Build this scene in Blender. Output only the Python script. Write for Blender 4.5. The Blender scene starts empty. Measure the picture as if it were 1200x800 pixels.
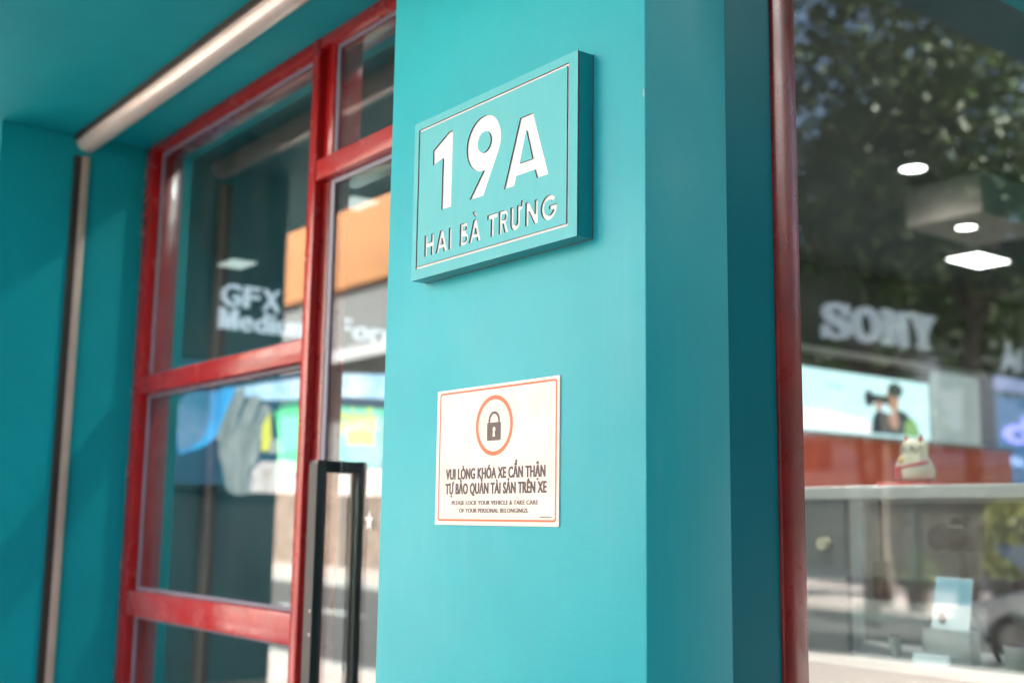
import bpy, bmesh, math, random
from mathutils import Vector, Matrix
from mathutils.geometry import tessellate_polygon
PI = math.pi
random.seed(7)
S = bpy.context.scene
COL = S.collection
H = 1.40                       # height of the lens above the pavement; builders take z measured from the lens

# ------------------------------------------------------------------ camera
cam_d = bpy.data.cameras.new('camera'); cam = bpy.data.objects.new('camera', cam_d); COL.objects.link(cam); S.camera = cam
YAW, PITCH, ROLL = math.radians(142.29), math.radians(8.729), math.radians(0.828)
fw = Vector((math.cos(PITCH)*math.cos(YAW), math.cos(PITCH)*math.sin(YAW), math.sin(PITCH)))
rt = fw.cross(Vector((0, 0, 1))).normalized(); up = rt.cross(fw)
r2 = rt*math.cos(ROLL) + up*math.sin(ROLL); u2 = -rt*math.sin(ROLL) + up*math.cos(ROLL)
cam.matrix_world = Matrix(((r2.x, u2.x, -fw.x, 0), (r2.y, u2.y, -fw.y, 0), (r2.z, u2.z, -fw.z, H), (0, 0, 0, 1)))
cam_d.sensor_width = 36; cam_d.lens = 41.56
cam_d.clip_start = 0.05; cam_d.clip_end = 600
cam_d.dof.use_dof = True; cam_d.dof.focus_distance = 1.80; cam_d.dof.aperture_fstop = 2.6
cam_d.dof.aperture_blades = 9

# ------------------------------------------------------------------ light
SUN_AZ = math.radians(136)     # measured from the street side (-Y) towards the left (-X): behind the shop
SUN_EL = math.radians(37)
W = bpy.data.worlds.new('World'); S.world = W; W.use_nodes = True
nt = W.node_tree; bg = nt.nodes['Background']
sky = nt.nodes.new('ShaderNodeTexSky'); sky.sky_type = 'NISHITA'; sky.sun_disc = False
sky.sun_elevation = SUN_EL; sky.sun_rotation = PI + SUN_AZ
sky.air_density = 1.0; sky.dust_density = 2.0; sky.ozone_density = 1.0
nt.links.new(sky.outputs[0], bg.inputs[0]); bg.inputs[1].default_value = 0.05
sd = bpy.data.lights.new('sun', 'SUN'); sd.energy = 5.0; sd.angle = math.radians(0.6); sd.color = (1, .95, .88)
so = bpy.data.objects.new('sun', sd); COL.objects.link(so)
to_sun = Vector((-math.sin(SUN_AZ)*math.cos(SUN_EL), -math.cos(SUN_AZ)*math.cos(SUN_EL), math.sin(SUN_EL)))
so.rotation_euler = to_sun.to_track_quat('Z', 'Y').to_euler(); so.location = (-8, 8, 16)
S.view_settings.view_transform = 'Standard'; S.view_settings.look = 'None'
S.view_settings.exposure = 3.68; S.view_settings.gamma = 1
S.cycles.use_denoising = True
S.cycles.max_bounces = 10; S.cycles.transparent_max_bounces = 24; S.cycles.glossy_bounces = 5
S.cycles.sample_clamp_indirect = 6

# ------------------------------------------------------------------ materials
def mat(name, col, rough=.5, metal=0, bump=0, bscale=60, var=0, vscale=4, emit=None, es=0, spec=.5, coat=0, col2=None, trans=0, stretch=(1, 1, 1), rvar=0):
    m = bpy.data.materials.new(name); m.use_nodes = True
    n = m.node_tree.nodes; l = m.node_tree.links; p = n['Principled BSDF']
    p.inputs['Base Color'].default_value = (*col, 1); p.inputs['Roughness'].default_value = rough
    p.inputs['Metallic'].default_value = metal; p.inputs['Specular IOR Level'].default_value = spec
    p.inputs['Coat Weight'].default_value = coat; p.inputs['Transmission Weight'].default_value = trans
    tc = n.new('ShaderNodeTexCoord'); mp = n.new('ShaderNodeMapping'); mp.inputs['Scale'].default_value = stretch
    l.new(tc.outputs['Object'], mp.inputs[0])
    if var or col2:
        t = n.new('ShaderNodeTexNoise'); t.inputs['Scale'].default_value = vscale; t.inputs['Detail'].default_value = 6; t.inputs['Roughness'].default_value = .62
        l.new(mp.outputs[0], t.inputs[0])
        mx = n.new('ShaderNodeMix'); mx.data_type = 'RGBA'
        r = n.new('ShaderNodeMapRange'); r.inputs[1].default_value = .35; r.inputs[2].default_value = .65; l.new(t.outputs[0], r.inputs[0])
        l.new(r.outputs[0], mx.inputs[0])
        mx.inputs[6].default_value = (*[c*(1-var) for c in col], 1)
        mx.inputs[7].default_value = (*(col2 or [min(1, c*(1+var)) for c in col]), 1)
        l.new(mx.outputs[2], p.inputs['Base Color'])
    if rvar:
        t = n.new('ShaderNodeTexNoise'); t.inputs['Scale'].default_value = vscale*2.3; t.inputs['Detail'].default_value = 5
        l.new(mp.outputs[0], t.inputs[0]); r = n.new('ShaderNodeMapRange')
        r.inputs[1].default_value = .3; r.inputs[2].default_value = .7
        r.inputs[3].default_value = max(0, rough-rvar); r.inputs[4].default_value = rough+rvar
        l.new(t.outputs[0], r.inputs[0]); l.new(r.outputs[0], p.inputs['Roughness'])
    if bump:
        t = n.new('ShaderNodeTexNoise'); t.inputs['Scale'].default_value = bscale; t.inputs['Detail'].default_value = 4
        l.new(mp.outputs[0], t.inputs[0])
        b = n.new('ShaderNodeBump'); b.inputs['Strength'].default_value = bump; b.inputs['Distance'].default_value = .002
        l.new(t.outputs[0], b.inputs['Height']); l.new(b.outputs[0], p.inputs['Normal'])
    if emit:
        p.inputs['Emission Color'].default_value = (*emit, 1); p.inputs['Emission Strength'].default_value = es
    return m

def glass_mat(name, ior=1.55, tint=(.82, .88, .88), dust=.02):
    """Sheet glass: Fresnel reflection over clear transmission, with a faint film of dust."""
    m = bpy.data.materials.new(name); m.use_nodes = True
    n = m.node_tree.nodes; l = m.node_tree.links
    for x in list(n): n.remove(x)
    out = n.new('ShaderNodeOutputMaterial'); ge = n.new('ShaderNodeNewGeometry')
    io = n.new('ShaderNodeMapRange'); io.inputs[3].default_value = ior; io.inputs[4].default_value = 1/ior
    l.new(ge.outputs['Backfacing'], io.inputs[0])
    fr = n.new('ShaderNodeFresnel'); l.new(io.outputs[0], fr.inputs['IOR'])
    gl = n.new('ShaderNodeBsdfGlossy'); gl.inputs['Roughness'].default_value = 0.0; gl.inputs['Color'].default_value = (.95, .97, .97, 1)
    tr = n.new('ShaderNodeBsdfTransparent'); tr.inputs[0].default_value = (*tint, 1)
    mx = n.new('ShaderNodeMixShader'); l.new(fr.outputs[0], mx.inputs[0]); l.new(tr.outputs[0], mx.inputs[1]); l.new(gl.outputs[0], mx.inputs[2])
    df = n.new('ShaderNodeBsdfDiffuse'); df.inputs[0].default_value = (.55, .56, .54, 1)
    tc = n.new('ShaderNodeTexCoord'); mp = n.new('ShaderNodeMapping'); mp.inputs['Scale'].default_value = (3, 3, .7)
    l.new(tc.outputs['Object'], mp.inputs[0])
    no = n.new('ShaderNodeTexNoise'); no.inputs['Scale'].default_value = 2.5; no.inputs['Detail'].default_value = 7; l.new(mp.outputs[0], no.inputs[0])
    mr = n.new('ShaderNodeMapRange'); mr.inputs[1].default_value = .35; mr.inputs[2].default_value = .75; mr.inputs[3].default_value = dust*.3; mr.inputs[4].default_value = dust*1.8
    l.new(no.outputs[0], mr.inputs[0])
    m2 = n.new('ShaderNodeMixShader'); l.new(mr.outputs[0], m2.inputs[0]); l.new(mx.outputs[0], m2.inputs[1]); l.new(df.outputs[0], m2.inputs[2])
    l.new(m2.outputs[0], out.inputs[0])
    return m

def paint_mat(name, col, rough, marks=0.0, coat=0.0, spec=.3):
    """Brushed wall paint: slight roller texture, soft blotches and a few pale diagonal rub marks."""
    m = mat(name, col, rough, spec=spec, bump=.10, bscale=220, var=.06, vscale=2.2, rvar=.06, coat=coat)
    if marks:
        n = m.node_tree.nodes; l = m.node_tree.links; p = n['Principled BSDF']
        tc = n.new('ShaderNodeTexCoord'); mp = n.new('ShaderNodeMapping'); mp.inputs['Rotation'].default_value = (0, .55, 0); mp.inputs['Scale'].default_value = (34, 34, 1.6)
        l.new(tc.outputs['Object'], mp.inputs[0])
        t = n.new('ShaderNodeTexNoise'); t.inputs['Scale'].default_value = 1.0; t.inputs['Detail'].default_value = 5; t.inputs['Roughness'].default_value = .7
        l.new(mp.outputs[0], t.inputs[0])
        t2 = n.new('ShaderNodeTexNoise'); t2.inputs['Scale'].default_value = 1.7; l.new(tc.outputs['Object'], t2.inputs[0])
        a = n.new('ShaderNodeMapRange'); a.inputs[1].default_value = .52; a.inputs[2].default_value = .78; l.new(t.outputs[0], a.inputs[0])
        b = n.new('ShaderNodeMapRange'); b.inputs[1].default_value = .45; b.inputs[2].default_value = .7; l.new(t2.outputs[0], b.inputs[0])
        mu = n.new('ShaderNodeMath'); mu.operation = 'MULTIPLY'; l.new(a.outputs[0], mu.inputs[0]); l.new(b.outputs[0], mu.inputs[1])
        m3 = n.new('ShaderNodeMath'); m3.operation = 'MULTIPLY'; m3.inputs[1].default_value = marks; l.new(mu.outputs[0], m3.inputs[0])
        mx = n.new('ShaderNodeMix'); mx.data_type = 'RGBA'; mx.inputs[7].default_value = (.42, .62, .62, 1)
        src = p.inputs['Base Color'].links[0].from_socket
        l.new(src, mx.inputs[6]); l.new(m3.outputs[0], mx.inputs[0]); l.new(mx.outputs[2], p.inputs['Base Color'])
    return m

M = {}
M['teal'] = paint_mat('teal_paint', (.006, .345, .385), .48, marks=.08, spec=.36)
M['teal_wall'] = paint_mat('teal_wall_paint', (.001, .32, .355), .55, spec=.2)
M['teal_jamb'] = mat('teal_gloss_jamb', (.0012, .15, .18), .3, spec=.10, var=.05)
M['teal_plate'] = mat('teal_brushed_plate', (.020, .36, .38), .48, bump=.05, bscale=30, var=.025, vscale=3, stretch=(60, 60, 2), rvar=.05)
M['teal_edge'] = mat('teal_plate_edge', (.006, .24, .27), .30)
M['white_inlay'] = mat('white_inlay', (.70, .645, .62), .45)
M['cut_edge'] = mat('dark_cut_edge', (.10, .055, .045), .6)
M['red'] = mat('red_frame_paint', (.33, .005, .006), .24, var=.12, vscale=5, bump=.05, bscale=90, coat=.05, rvar=.08)
M['red_shaded'] = mat('shaded_red_gloss_paint', (.17, .009, .008), .30, var=.25, vscale=8, bump=.06, bscale=70, coat=.12, rvar=.06)  # frame red with shade put into the colour, for faces turned sideways
M['red_worn'] = mat('worn_red_paint', (.42, .010, .010), .22, col2=(.40, .07, .07), vscale=6, bump=.06, bscale=60, rvar=.1)
M['gasket'] = mat('grey_gasket', (.20, .20, .25), .5)
M['black'] = mat('black_handle', (.012, .012, .014), .30, bump=.05)
M['grey_metal'] = mat('brushed_steel', (.34, .32, .31), .35, metal=.6)
M['grey_face'] = mat('grey_handle_face', (.030, .027, .027), .5)
M['rail_tan'] = mat('tan_shutter_rail', (.52, .40, .33), .4, metal=.2, bump=.05, var=.15)
M['rail_dark'] = mat('dark_shutter_slot', (.035, .022, .016), .5)
M['bar'] = mat('cream_shutter_bar', (.82, .68, .60), .30, metal=.25, var=.10, vscale=5, bump=.05, coat=.2)
M['glass'] = glass_mat('shopfront_glass', 1.62, (.80, .86, .86), .012)
M['glass_r'] = glass_mat('display_window_glass', 1.55, (.84, .88, .88), .008)
M['glass_c'] = glass_mat('cabinet_glass', 1.45, (.93, .95, .95), .01)
M['sheet'] = mat('cream_sticker', (.66, .59, .49), .45, col2=(.70, .67, .61), vscale=9)
M['print_red'] = mat('orange_red_print', (.66, .12, .03), .5)
M['print_dark'] = mat('brown_black_print', (.065, .035, .035), .5)
M['print_mid'] = mat('brown_grey_print', (.13, .085, .08), .5)
M['int_wall'] = mat('shop_inner_wall', (.032, .035, .037), .5, var=.1)
M['int_grey'] = mat('shop_inner_grey', (.26, .25, .24), .6, var=.05)
M['int_ceil'] = mat('shop_ceiling_paint', (.055, .055, .055), .6)
M['int_floor'] = mat('shop_floor_tile', (.30, .28, .26), .25, var=.1)
M['beam'] = mat('pinkish_grey_plaster', (.50, .42, .40), .6, var=.05)
M['lamp'] = mat('lit_diffuser', (.9, .9, .88), .5, emit=(1, .96, .90), es=1.62)
M['lamp_soft'] = mat('lit_panel_soft', (.9, .9, .88), .5, emit=(.95, 1, .92), es=.07)
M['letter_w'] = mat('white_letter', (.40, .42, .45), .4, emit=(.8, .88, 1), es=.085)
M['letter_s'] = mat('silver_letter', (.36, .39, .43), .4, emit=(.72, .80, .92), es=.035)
M['white'] = mat('white_laminate', (.72, .69, .66), .35, var=.04)
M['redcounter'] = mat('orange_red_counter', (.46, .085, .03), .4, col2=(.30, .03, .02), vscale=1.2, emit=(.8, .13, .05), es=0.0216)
M['cat_w'] = mat('cream_ceramic', (.80, .70, .52), .25, coat=.5)
M['cat_r'] = mat('red_ceramic', (.62, .03, .02), .25, coat=.5)
M['gold'] = mat('gold_paint', (.75, .45, .08), .3, metal=.5)
M['cam_black'] = mat('black_camera_body', (.015, .015, .016), .45, bump=.1)
M['asphalt'] = mat('asphalt', (.055, .053, .052), .85, var=.2, bump=.4, bscale=90)
M['paving'] = mat('pink_grey_paving', (.46, .38, .34), .8, var=.15, vscale=1.5, bump=.3)
M['kerb'] = mat('concrete_kerb', (.36, .35, .33), .8, var=.1)
M['mark'] = mat('road_marking_white', (.72, .72, .70), .7, var=.1)
M['trunk'] = mat('grey_brown_bark', (.13, .105, .085), .9, var=.35, bump=.6, bscale=20)
M['leaf'] = mat('tree_leaf', (.030, .070, .014), .5, col2=(.09, .14, .022), vscale=.8)
M['leaf_y'] = mat('yellow_green_leaf', (.20, .26, .04), .5, col2=(.34, .34, .06), vscale=2)
M['orange'] = mat('orange_fascia', (.36, .125, .014), .5, var=.12, vscale=.5)
M['plaster_w'] = mat('pale_facade', (.74, .71, .66), .8, var=.08)
M['plaster_g'] = mat('grey_facade', (.13, .13, .13), .8, var=.12)
M['plaster_p'] = mat('pinkish_facade', (.70, .58, .50), .8, var=.12)
M['winglass'] = mat('dark_window_glass', (.03, .035, .04), .08)
M['awning'] = mat('white_awning', (.42, .41, .42), .7)
M['brown'] = mat('brown_shop_interior', (.13, .085, .06), .8, col2=(.30, .22, .17), vscale=2.5)
M['green_sign'] = mat('green_lit_sign', (.05, .45, .15), .5, emit=(.08, .62, .22), es=0.135)
M['turq_sign'] = mat('turquoise_lit_sign', (.10, .55, .50), .5, emit=(.12, .62, .55), es=0.135)
M['yellow_print'] = mat('yellow_print', (.80, .70, .08), .5, emit=(.9, .8, .1), es=0.108)
M['carwhite'] = mat('white_car_paint', (.80, .80, .80), .2, coat=.8)
M['rubber'] = mat('tyre_rubber', (.02, .02, .02), .8)
M['lens'] = mat('headlight_lens', (.5, .5, .52), .1)
M['pot'] = mat('dark_pot', (.05, .045, .045), .6)
def lit_mix(name, c1, c2, sc, s, st=(1, 1, 1)):
    m = mat(name, c1, .4, col2=c2, vscale=sc, stretch=st); n = m.node_tree.nodes; p = n['Principled BSDF']
    m.node_tree.links.new(p.inputs['Base Color'].links[0].from_socket, p.inputs['Emission Color']); p.inputs['Emission Strength'].default_value = s*.27
    return m
M['po_glove'] = lit_mix('poster_grey_glove', (.16, .17, .18), (.46, .46, .44), 9, .42, (1, 1, .35))
M['po_rock'] = lit_mix('poster_pale_rock', (.40, .27, .23), (.75, .70, .72), 7, .6)
M['po_sky'] = lit_mix('poster_cloud_sky', (.18, .42, .66), (.74, .80, .88), 3, .6)
M['po_green'] = lit_mix('poster_green_panel', (.05, .42, .14), (.16, .58, .34), 5, .6)
M['po_blue'] = lit_mix('poster_blue_cloth', (.015, .10, .26), (.04, .30, .60), 3.5, .7, (1, 1, .5))
M['po_lilac'] = lit_mix('poster_grey_blue_cloth', (.03, .14, .24), (.20, .27, .42), 3, .55)
M['po_turq'] = lit_mix('poster_turquoise_panel', (.08, .40, .38), (.22, .60, .52), 4, .6)
def lit(name, c, s): return mat(name, c, .3, emit=c, es=s*.27)
M['tv_sky'] = lit('screen_pale_cyan', (.50, .72, .74), .62)
M['tv_pink'] = lit('screen_pale_pink', (.75, .62, .60), .7)
M['tv_black'] = lit('screen_black_jacket', (.03, .04, .05), .4)
M['tv_skin'] = lit('screen_skin', (.45, .24, .17), .5)
M['tv_green'] = lit('screen_green', (.14, .30, .06), .5)
M['tv_blue'] = lit('screen_blue', (.02, .18, .45), .7)
M['tv_navy'] = lit('screen_navy', (.02, .055, .10), .5)
M['tv_glove'] = lit('screen_glove', (.48, .47, .44), .5)
M['tv_fold'] = lit('screen_fold', (.25, .21, .18), .45)
M['tv_lilac'] = lit('screen_lilac', (.20, .24, .42), .5)
M['tv_violet'] = lit('screen_violet', (.22, .22, .75), 1.0)
M['tv_ice'] = lit('screen_ice_blue', (.33, .48, .78), .7)
M['card_blue'] = lit('card_blue', (.22, .42, .48), .35)
M['card_white'] = lit('card_white', (.62, .66, .66), .3)
M['acrylic'] = mat('frosted_acrylic', (.42, .47, .45), .4, emit=(.5, .58, .56), es=0.0678)
M['stone'] = mat('grey_post', (.22, .20, .19), .7)

# ------------------------------------------------------------------ object helpers
def tag(o, label=None, cat=None, group=None, kind=None):
    if label: o['label'] = label
    if cat: o['category'] = cat
    if group: o['group'] = group
    if kind: o['kind'] = kind
    return o
def thing(name, label, cat, loc, group=None, rz=0):
    o = bpy.data.objects.new(name, None); COL.objects.link(o); o.empty_display_size = .1
    o.location = (loc[0], loc[1], loc[2]+H); o.rotation_euler = (0, 0, rz)
    return tag(o, label, cat, group)
def base_of(p):
    v = Vector((0, 0, 0))
    while p is not None: v += Vector(p.location); p = p.parent
    return v

class MB:
    """Collects shapes (given in lens-relative metres) and links them as one mesh."""
    def __init__(s): s.bm = bmesh.new()
    def box(s, x0, x1, y0, y1, z0, z1, bev=0, seg=2):
        t = bmesh.new(); bmesh.ops.create_cube(t, size=1)
        for v in t.verts: v.co = Vector((x0+(v.co.x+.5)*(x1-x0), y0+(v.co.y+.5)*(y1-y0), z0+(v.co.z+.5)*(z1-z0)))
        if bev: bmesh.ops.bevel(t, geom=t.edges[:], offset=bev, segments=seg, affect='EDGES', profile=.5)
        s._in(t); return s
    def _in(s, t, mi=0):
        me = bpy.data.meshes.new('t'); 
        for f in t.faces: f.material_index = mi
        t.to_mesh(me); t.free(); s.bm.from_mesh(me); bpy.data.meshes.remove(me)
    def cyl(s, a, b, r0, r1=None, n=16, caps=True):
        a, b = Vector(a), Vector(b); r1 = r0 if r1 is None else r1
        t = bmesh.new(); d = b-a
        bmesh.ops.create_cone(t, cap_ends=caps, segments=n, radius1=r0, radius2=r1, depth=d.length)
        q = d.to_track_quat('Z', 'Y').to_matrix().to_4x4()
        bmesh.ops.transform(t, matrix=Matrix.Translation((a+b)/2) @ q, verts=t.verts)
        s._in(t); return s
    def ball(s, c, r, seg=16, sc=(1, 1, 1)):
        t = bmesh.new(); bmesh.ops.create_uvsphere(t, u_segments=seg, v_segments=seg//2+2, radius=r)
        for v in t.verts: v.co = Vector(c)+Vector((v.co.x*sc[0], v.co.y*sc[1], v.co.z*sc[2]))
        s._in(t); return s
    def poly(s, loops, fr, d0, d1, side=0):
        """Extruded flat outline with holes. fr(u, v, d) -> point; d0 front, d1 back."""
        pts = [p for lp in loops for p in lp]
        tri = tessellate_polygon([[Vector((x, y, 0)) for x, y in lp] for lp in loops])
        bm = s.bm; A = [bm.verts.new(fr(x, y, d0)) for x, y in pts]; B = [bm.verts.new(fr(x, y, d1)) for x, y in pts]
        for a, b, c in tri:
            try: bm.faces.new((A[a], A[b], A[c])); bm.faces.new((B[c], B[b], B[a]))
            except ValueError: pass
        k = 0
        for lp in loops:
            n = len(lp)
            for i in range(n):
                j = (i+1) % n; f = bm.faces.new((A[k+i], A[k+j], B[k+j], B[k+i])); f.material_index = side
            k += n
        return s
    def prism(s, prof, axis, a0, a1):
        """prof: outline in the two other axes (in x,y,z order without `axis`)."""
        def fr(u, v, d):
            return {0: (d, u, v), 1: (u, d, v), 2: (u, v, d)}[axis]
        return s.poly([prof], fr, a0, a1)
    def lathe(s, c, prof, n=20):
        bm = s.bm; rings = []
        for r, z in prof: rings.append([bm.verts.new((c[0]+r*math.cos(2*PI*i/n), c[1]+r*math.sin(2*PI*i/n), c[2]+z)) for i in range(n)])
        for A, B in zip(rings, rings[1:]):
            for i in range(n): bm.faces.new((A[i], A[(i+1) % n], B[(i+1) % n], B[i]))
        bm.faces.new(rings[0][::-1]); bm.faces.new(rings[-1]); return s
    def build(s, name, m, parent=None, smooth=False, loc=None):
        bm = s.bm; bmesh.ops.recalc_face_normals(bm, faces=bm.faces[:])
        o0 = Vector(loc) + Vector((0, 0, H)) if loc is not None else (base_of(parent) if parent else Vector((0, 0, 0)))
        sh = Vector((0, 0, H))-o0
        for v in bm.verts: v.co += sh
        me = bpy.data.meshes.new(name); bm.to_mesh(me); bm.free()
        for q in (m if isinstance(m, (list, tuple)) else [m]): me.materials.append(q)
        if smooth:
            for f in me.polygons: f.use_smooth = True
            try: me.set_sharp_from_angle(angle=math.radians(40))
            except Exception: pass
        o = bpy.data.objects.new(name, me); COL.objects.link(o)
        if parent: o.parent = parent
        elif loc is not None: o.location = o0
        return o
def copy_tree(o, parent=None):
    c = o.copy(); COL.objects.link(c); c.parent = parent
    for ch in o.children: copy_tree(ch, c)
    return c
def facade(y):            # outline drawn on a plane facing the street: u = x, v = z
    return lambda u, v, d: (u, y+d, v)
def sidewall(x):          # outline drawn on a plane facing +X: u = y, v = z
    return lambda u, v, d: (x-d, u, v)
def ell(cx, cy, rx, ry=None, n=40, a0=0, a1=2*PI, close=False):
    ry = rx if ry is None else ry; k = n if close or abs(a1-a0-2*PI) < 1e-6 else n
    m = n if abs(abs(a1-a0)-2*PI) < 1e-6 else n-1
    return [(cx+rx*math.cos(a0+(a1-a0)*i/m), cy+ry*math.sin(a0+(a1-a0)*i/m)) for i in range(n)]
def rect(x0, y0, x1, y1): return [(x0, y0), (x1, y0), (x1, y1), (x0, y1)]
def rrect(x0, y0, x1, y1, r, n=6):
    o = []
    for cx, cy, a in ((x1-r, y0+r, -PI/2), (x1-r, y1-r, 0), (x0+r, y1-r, PI/2), (x0+r, y0+r, PI)):
        o += [(cx+r*math.cos(a+PI/2*i/n), cy+r*math.sin(a+PI/2*i/n)) for i in range(n+1)]
    return o
def text_mesh(body, fr, u0, u1, v0, v1, depth, bold=.0, cap='H', sp=1.0):
    """Lettering set in the bundled font, scaled so its capitals fill v0..v1 and its length u0..u1."""
    def mk(b):
        c = bpy.data.curves.new('t', 'FONT'); c.body = b; c.offset = bold; c.fill_mode = 'BOTH'; c.extrude = .5; c.space_character = sp; c.resolution_u = 4
        o = bpy.data.objects.new('t', c); COL.objects.link(o)
        bpy.context.view_layer.update()
        me = bpy.data.meshes.new_from_object(o.evaluated_get(bpy.context.evaluated_depsgraph_get()))
        bpy.data.objects.remove(o); bpy.data.curves.remove(c); return me
    mc = mk(cap); zc = [v.co.y for v in mc.vertices]; c0, c1 = min(zc), max(zc); bpy.data.meshes.remove(mc)
    me = mk(body); xs = [v.co.x for v in me.vertices]; a, b = min(xs), max(xs)
    mb = MB(); mb.bm.from_mesh(me); bpy.data.meshes.remove(me)
    for v in mb.bm.verts:
        v.co = Vector(fr(u0+(v.co.x-a)/(b-a)*(u1-u0), v0+(v.co.y-c0)/(c1-c0)*(v1-v0), -depth*(v.co.z+.5)))
    bmesh.ops.remove_doubles(mb.bm, verts=mb.bm.verts[:], dist=1e-6)
    return mb
def pane(name, x0, x1, z0, z1, y, m, parent, t=.006):
    return MB().box(x0, x1, y, y+t, z0, z1).build(name, m, parent)

GZ = -H                    # pavement level, lens-relative
# ================================================================== large structure: the shop
YP, YS = 1.080, 1.345      # pillar front, window frame front
XL, XR = -1.760, -1.109    # pillar edges
ZS = 1.167                 # soffit
g = tag(MB().box(-90, 60, -60, 60, GZ-.30, GZ-.16).build('ground', M['asphalt']), 'grey ground under the street and the shop', None, None, 'structure')
tag(MB().box(-90, 60, -3.2, 11.2, GZ-.16, GZ).build('pavement', M['paving']), 'pinkish grey pavement round the teal corner shop', None, None, 'structure')
tag(MB().box(-90, 60, -3.45, -3.204, GZ-.16, GZ+.003, .01).build('kerb', M['kerb']), 'concrete kerb along the near pavement', None, None, 'structure')
tag(MB().box(-90, 60, -11.6, -3.454, GZ-.16, GZ-.13).build('road', M['asphalt']), 'asphalt road in front of the red door', None, None, 'structure')
def dashes(y):
    mk = MB()
    for i in range(22): mk.box(-80+i*6, -77+i*6, y, y+.15, GZ-.13, GZ-.126)
    return mk
tag(dashes(-7.6).build('road_markings', M['mark']), 'white dashed line along the front road', None, None, 'structure')
tag(MB().box(-90, 60, -11.85, -11.604, GZ-.16, GZ+.003, .01).build('kerb', M['kerb']), 'concrete kerb along the far pavement', None, None, 'structure')
tag(MB().box(-90, 60, -16, -11.854, GZ-.16, GZ).build('far_pavement', M['paving']), 'pinkish pavement across the front road', None, None, 'structure')
tag(MB().box(-1, 60, 11.204, 11.45, GZ-.16, GZ+.003, .01).build('kerb', M['kerb']), 'concrete kerb of the back street', None, None, 'structure')
tag(MB().box(-90, 60, 11.454, 17.4, GZ-.16, GZ-.13).build('back_road', M['asphalt']), 'asphalt back street mirrored in the display window', None, None, 'structure')
tag(dashes(12.4).build('road_markings', M['mark']), 'white dashed line along the back street', None, None, 'structure')
tag(MB().box(-90, 60, 17.404, 36, GZ-.16, GZ).build('back_pavement', M['paving']), 'pinkish pavement across the back street', None, None, 'structure')
FZ = GZ+.10
tag(MB().box(-6.2, -1.12, 1.465, 11.1, GZ+.004, FZ).build('shop_floor', M['int_floor']), 'tiled floor inside the camera shop', None, None, 'structure')
tag(MB().box(-6.2, -1.14, 1.465, 11.1, 2.15, 2.25).build('shop_ceiling', M['int_ceil']), 'grey ceiling inside the camera shop', None, None, 'structure')
tag(MB().box(-6.2, -6.0, 1.465, 11.1, FZ, 2.1495).build('shop_side_wall', M['int_wall']), 'dark inner wall that carries the brand lettering and screens', None, None, 'structure')
tag(MB().box(-5.999, -1.3, 10.9, 11.1, FZ, 2.1495).build('shop_back_wall', M['int_grey']), 'grey wall at the back of the camera shop', None, None, 'structure')
tag(MB().box(-1.30, -1.109, 4.30, 11.15, GZ, ZS, .002).build('end_pier', M['teal_wall'], None, loc=(-1.2, 4.3, GZ)), 'teal side wall beyond the display window', 'wall', kind='thing')

t = thing('shop_pillar', 'broad turquoise pillar between the red door and the display window, carrying both signs', 'pillar', (-1.43, 1.2, GZ))
MB().box(XL, XR, YP, 1.242, GZ, ZS, .0022).build('shaft', M['teal'], t, True)
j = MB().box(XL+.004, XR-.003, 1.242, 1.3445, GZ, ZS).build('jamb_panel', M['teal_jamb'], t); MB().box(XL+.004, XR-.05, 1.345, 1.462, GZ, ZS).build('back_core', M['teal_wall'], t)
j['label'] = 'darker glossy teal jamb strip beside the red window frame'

tag(MB().box(-9, -3.62, .862, 1.46, GZ, ZS, .002).build('side_wall', M['teal_wall'], None, loc=(-3.62, 1.1, GZ)), 'plain deep teal side wall at the far left, with a shutter rail on it', 'wall', kind='thing')
cn = MB().prism([(-9, .50), (-.80, .50), (-.80, 11.15), (-1.31, 11.15), (-1.31, 1.464), (-9, 1.464)], 2, ZS+.0005, 1.95).build('canopy', M['teal_wall'], None, loc=(0, 1, ZS)); tag(cn, 'teal canopy soffit above the red door frame', 'canopy', kind='thing')
tag(MB().box(-9, -1.12, 1.10, 11.15, 2.26, 7.0).box(-9, -1.12, 1.10, 1.455, 1.951, 2.2595).box(-1.31, -1.12, 1.456, 11.15, 1.951, 2.2595).build('upper_storey', M['teal_wall'], None, loc=(0, 1.1, 2)), 'teal upper storey above the shop canopy', 'building', kind='thing')

ch = bpy.data.objects['shaft']
for (cx0, cz0, w0, h0) in ((XR-.0020, .575, .0020, .012),):
    MB().poly([[(cx0-w0*a, cz0+h0*b) for a, b in ((0, 0), (.6, .1), (1, .45), (.7, .6), (.9, .8), (.3, 1), (0, .9))]], facade(YP-.0002), 0, .0004).build('paint_chip', M['cut_edge' if w0 > .0028 else 'beam'], ch)
# roller shutter: guide rail on the side wall, bottom bar under the soffit
t = thing('roller_shutter', 'rolled-up shutter with cream bottom bar under the soffit and brown guide rail', 'shutter', (-3.61, 1.1, GZ))
MB().box(-3.622, -3.606, 1.080, 1.100, GZ, 1.10).build('rail_slot', M['rail_dark'], t)
MB().box(-3.622, -3.600, 1.1005, 1.123, GZ, 1.10, .003).build('guide_rail', M['rail_tan'], t, True)
pr = [(1.084, ZS-.004), (1.084, ZS-.012)] + [(1.117+.033*math.cos(a), ZS-.018+.030*math.sin(a)) for a in [PI+PI*i/14 for i in range(15)]] + [(1.150, ZS-.004)]
MB().prism(pr, 0, -3.618, XL-.001).build('bottom_bar', M['bar'], t, True)
MB().box(-3.618, XL-.001, 1.0765, 1.0838, ZS-.016, ZS+.0002).build('slot_edge', M['rail_dark'], t)

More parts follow.
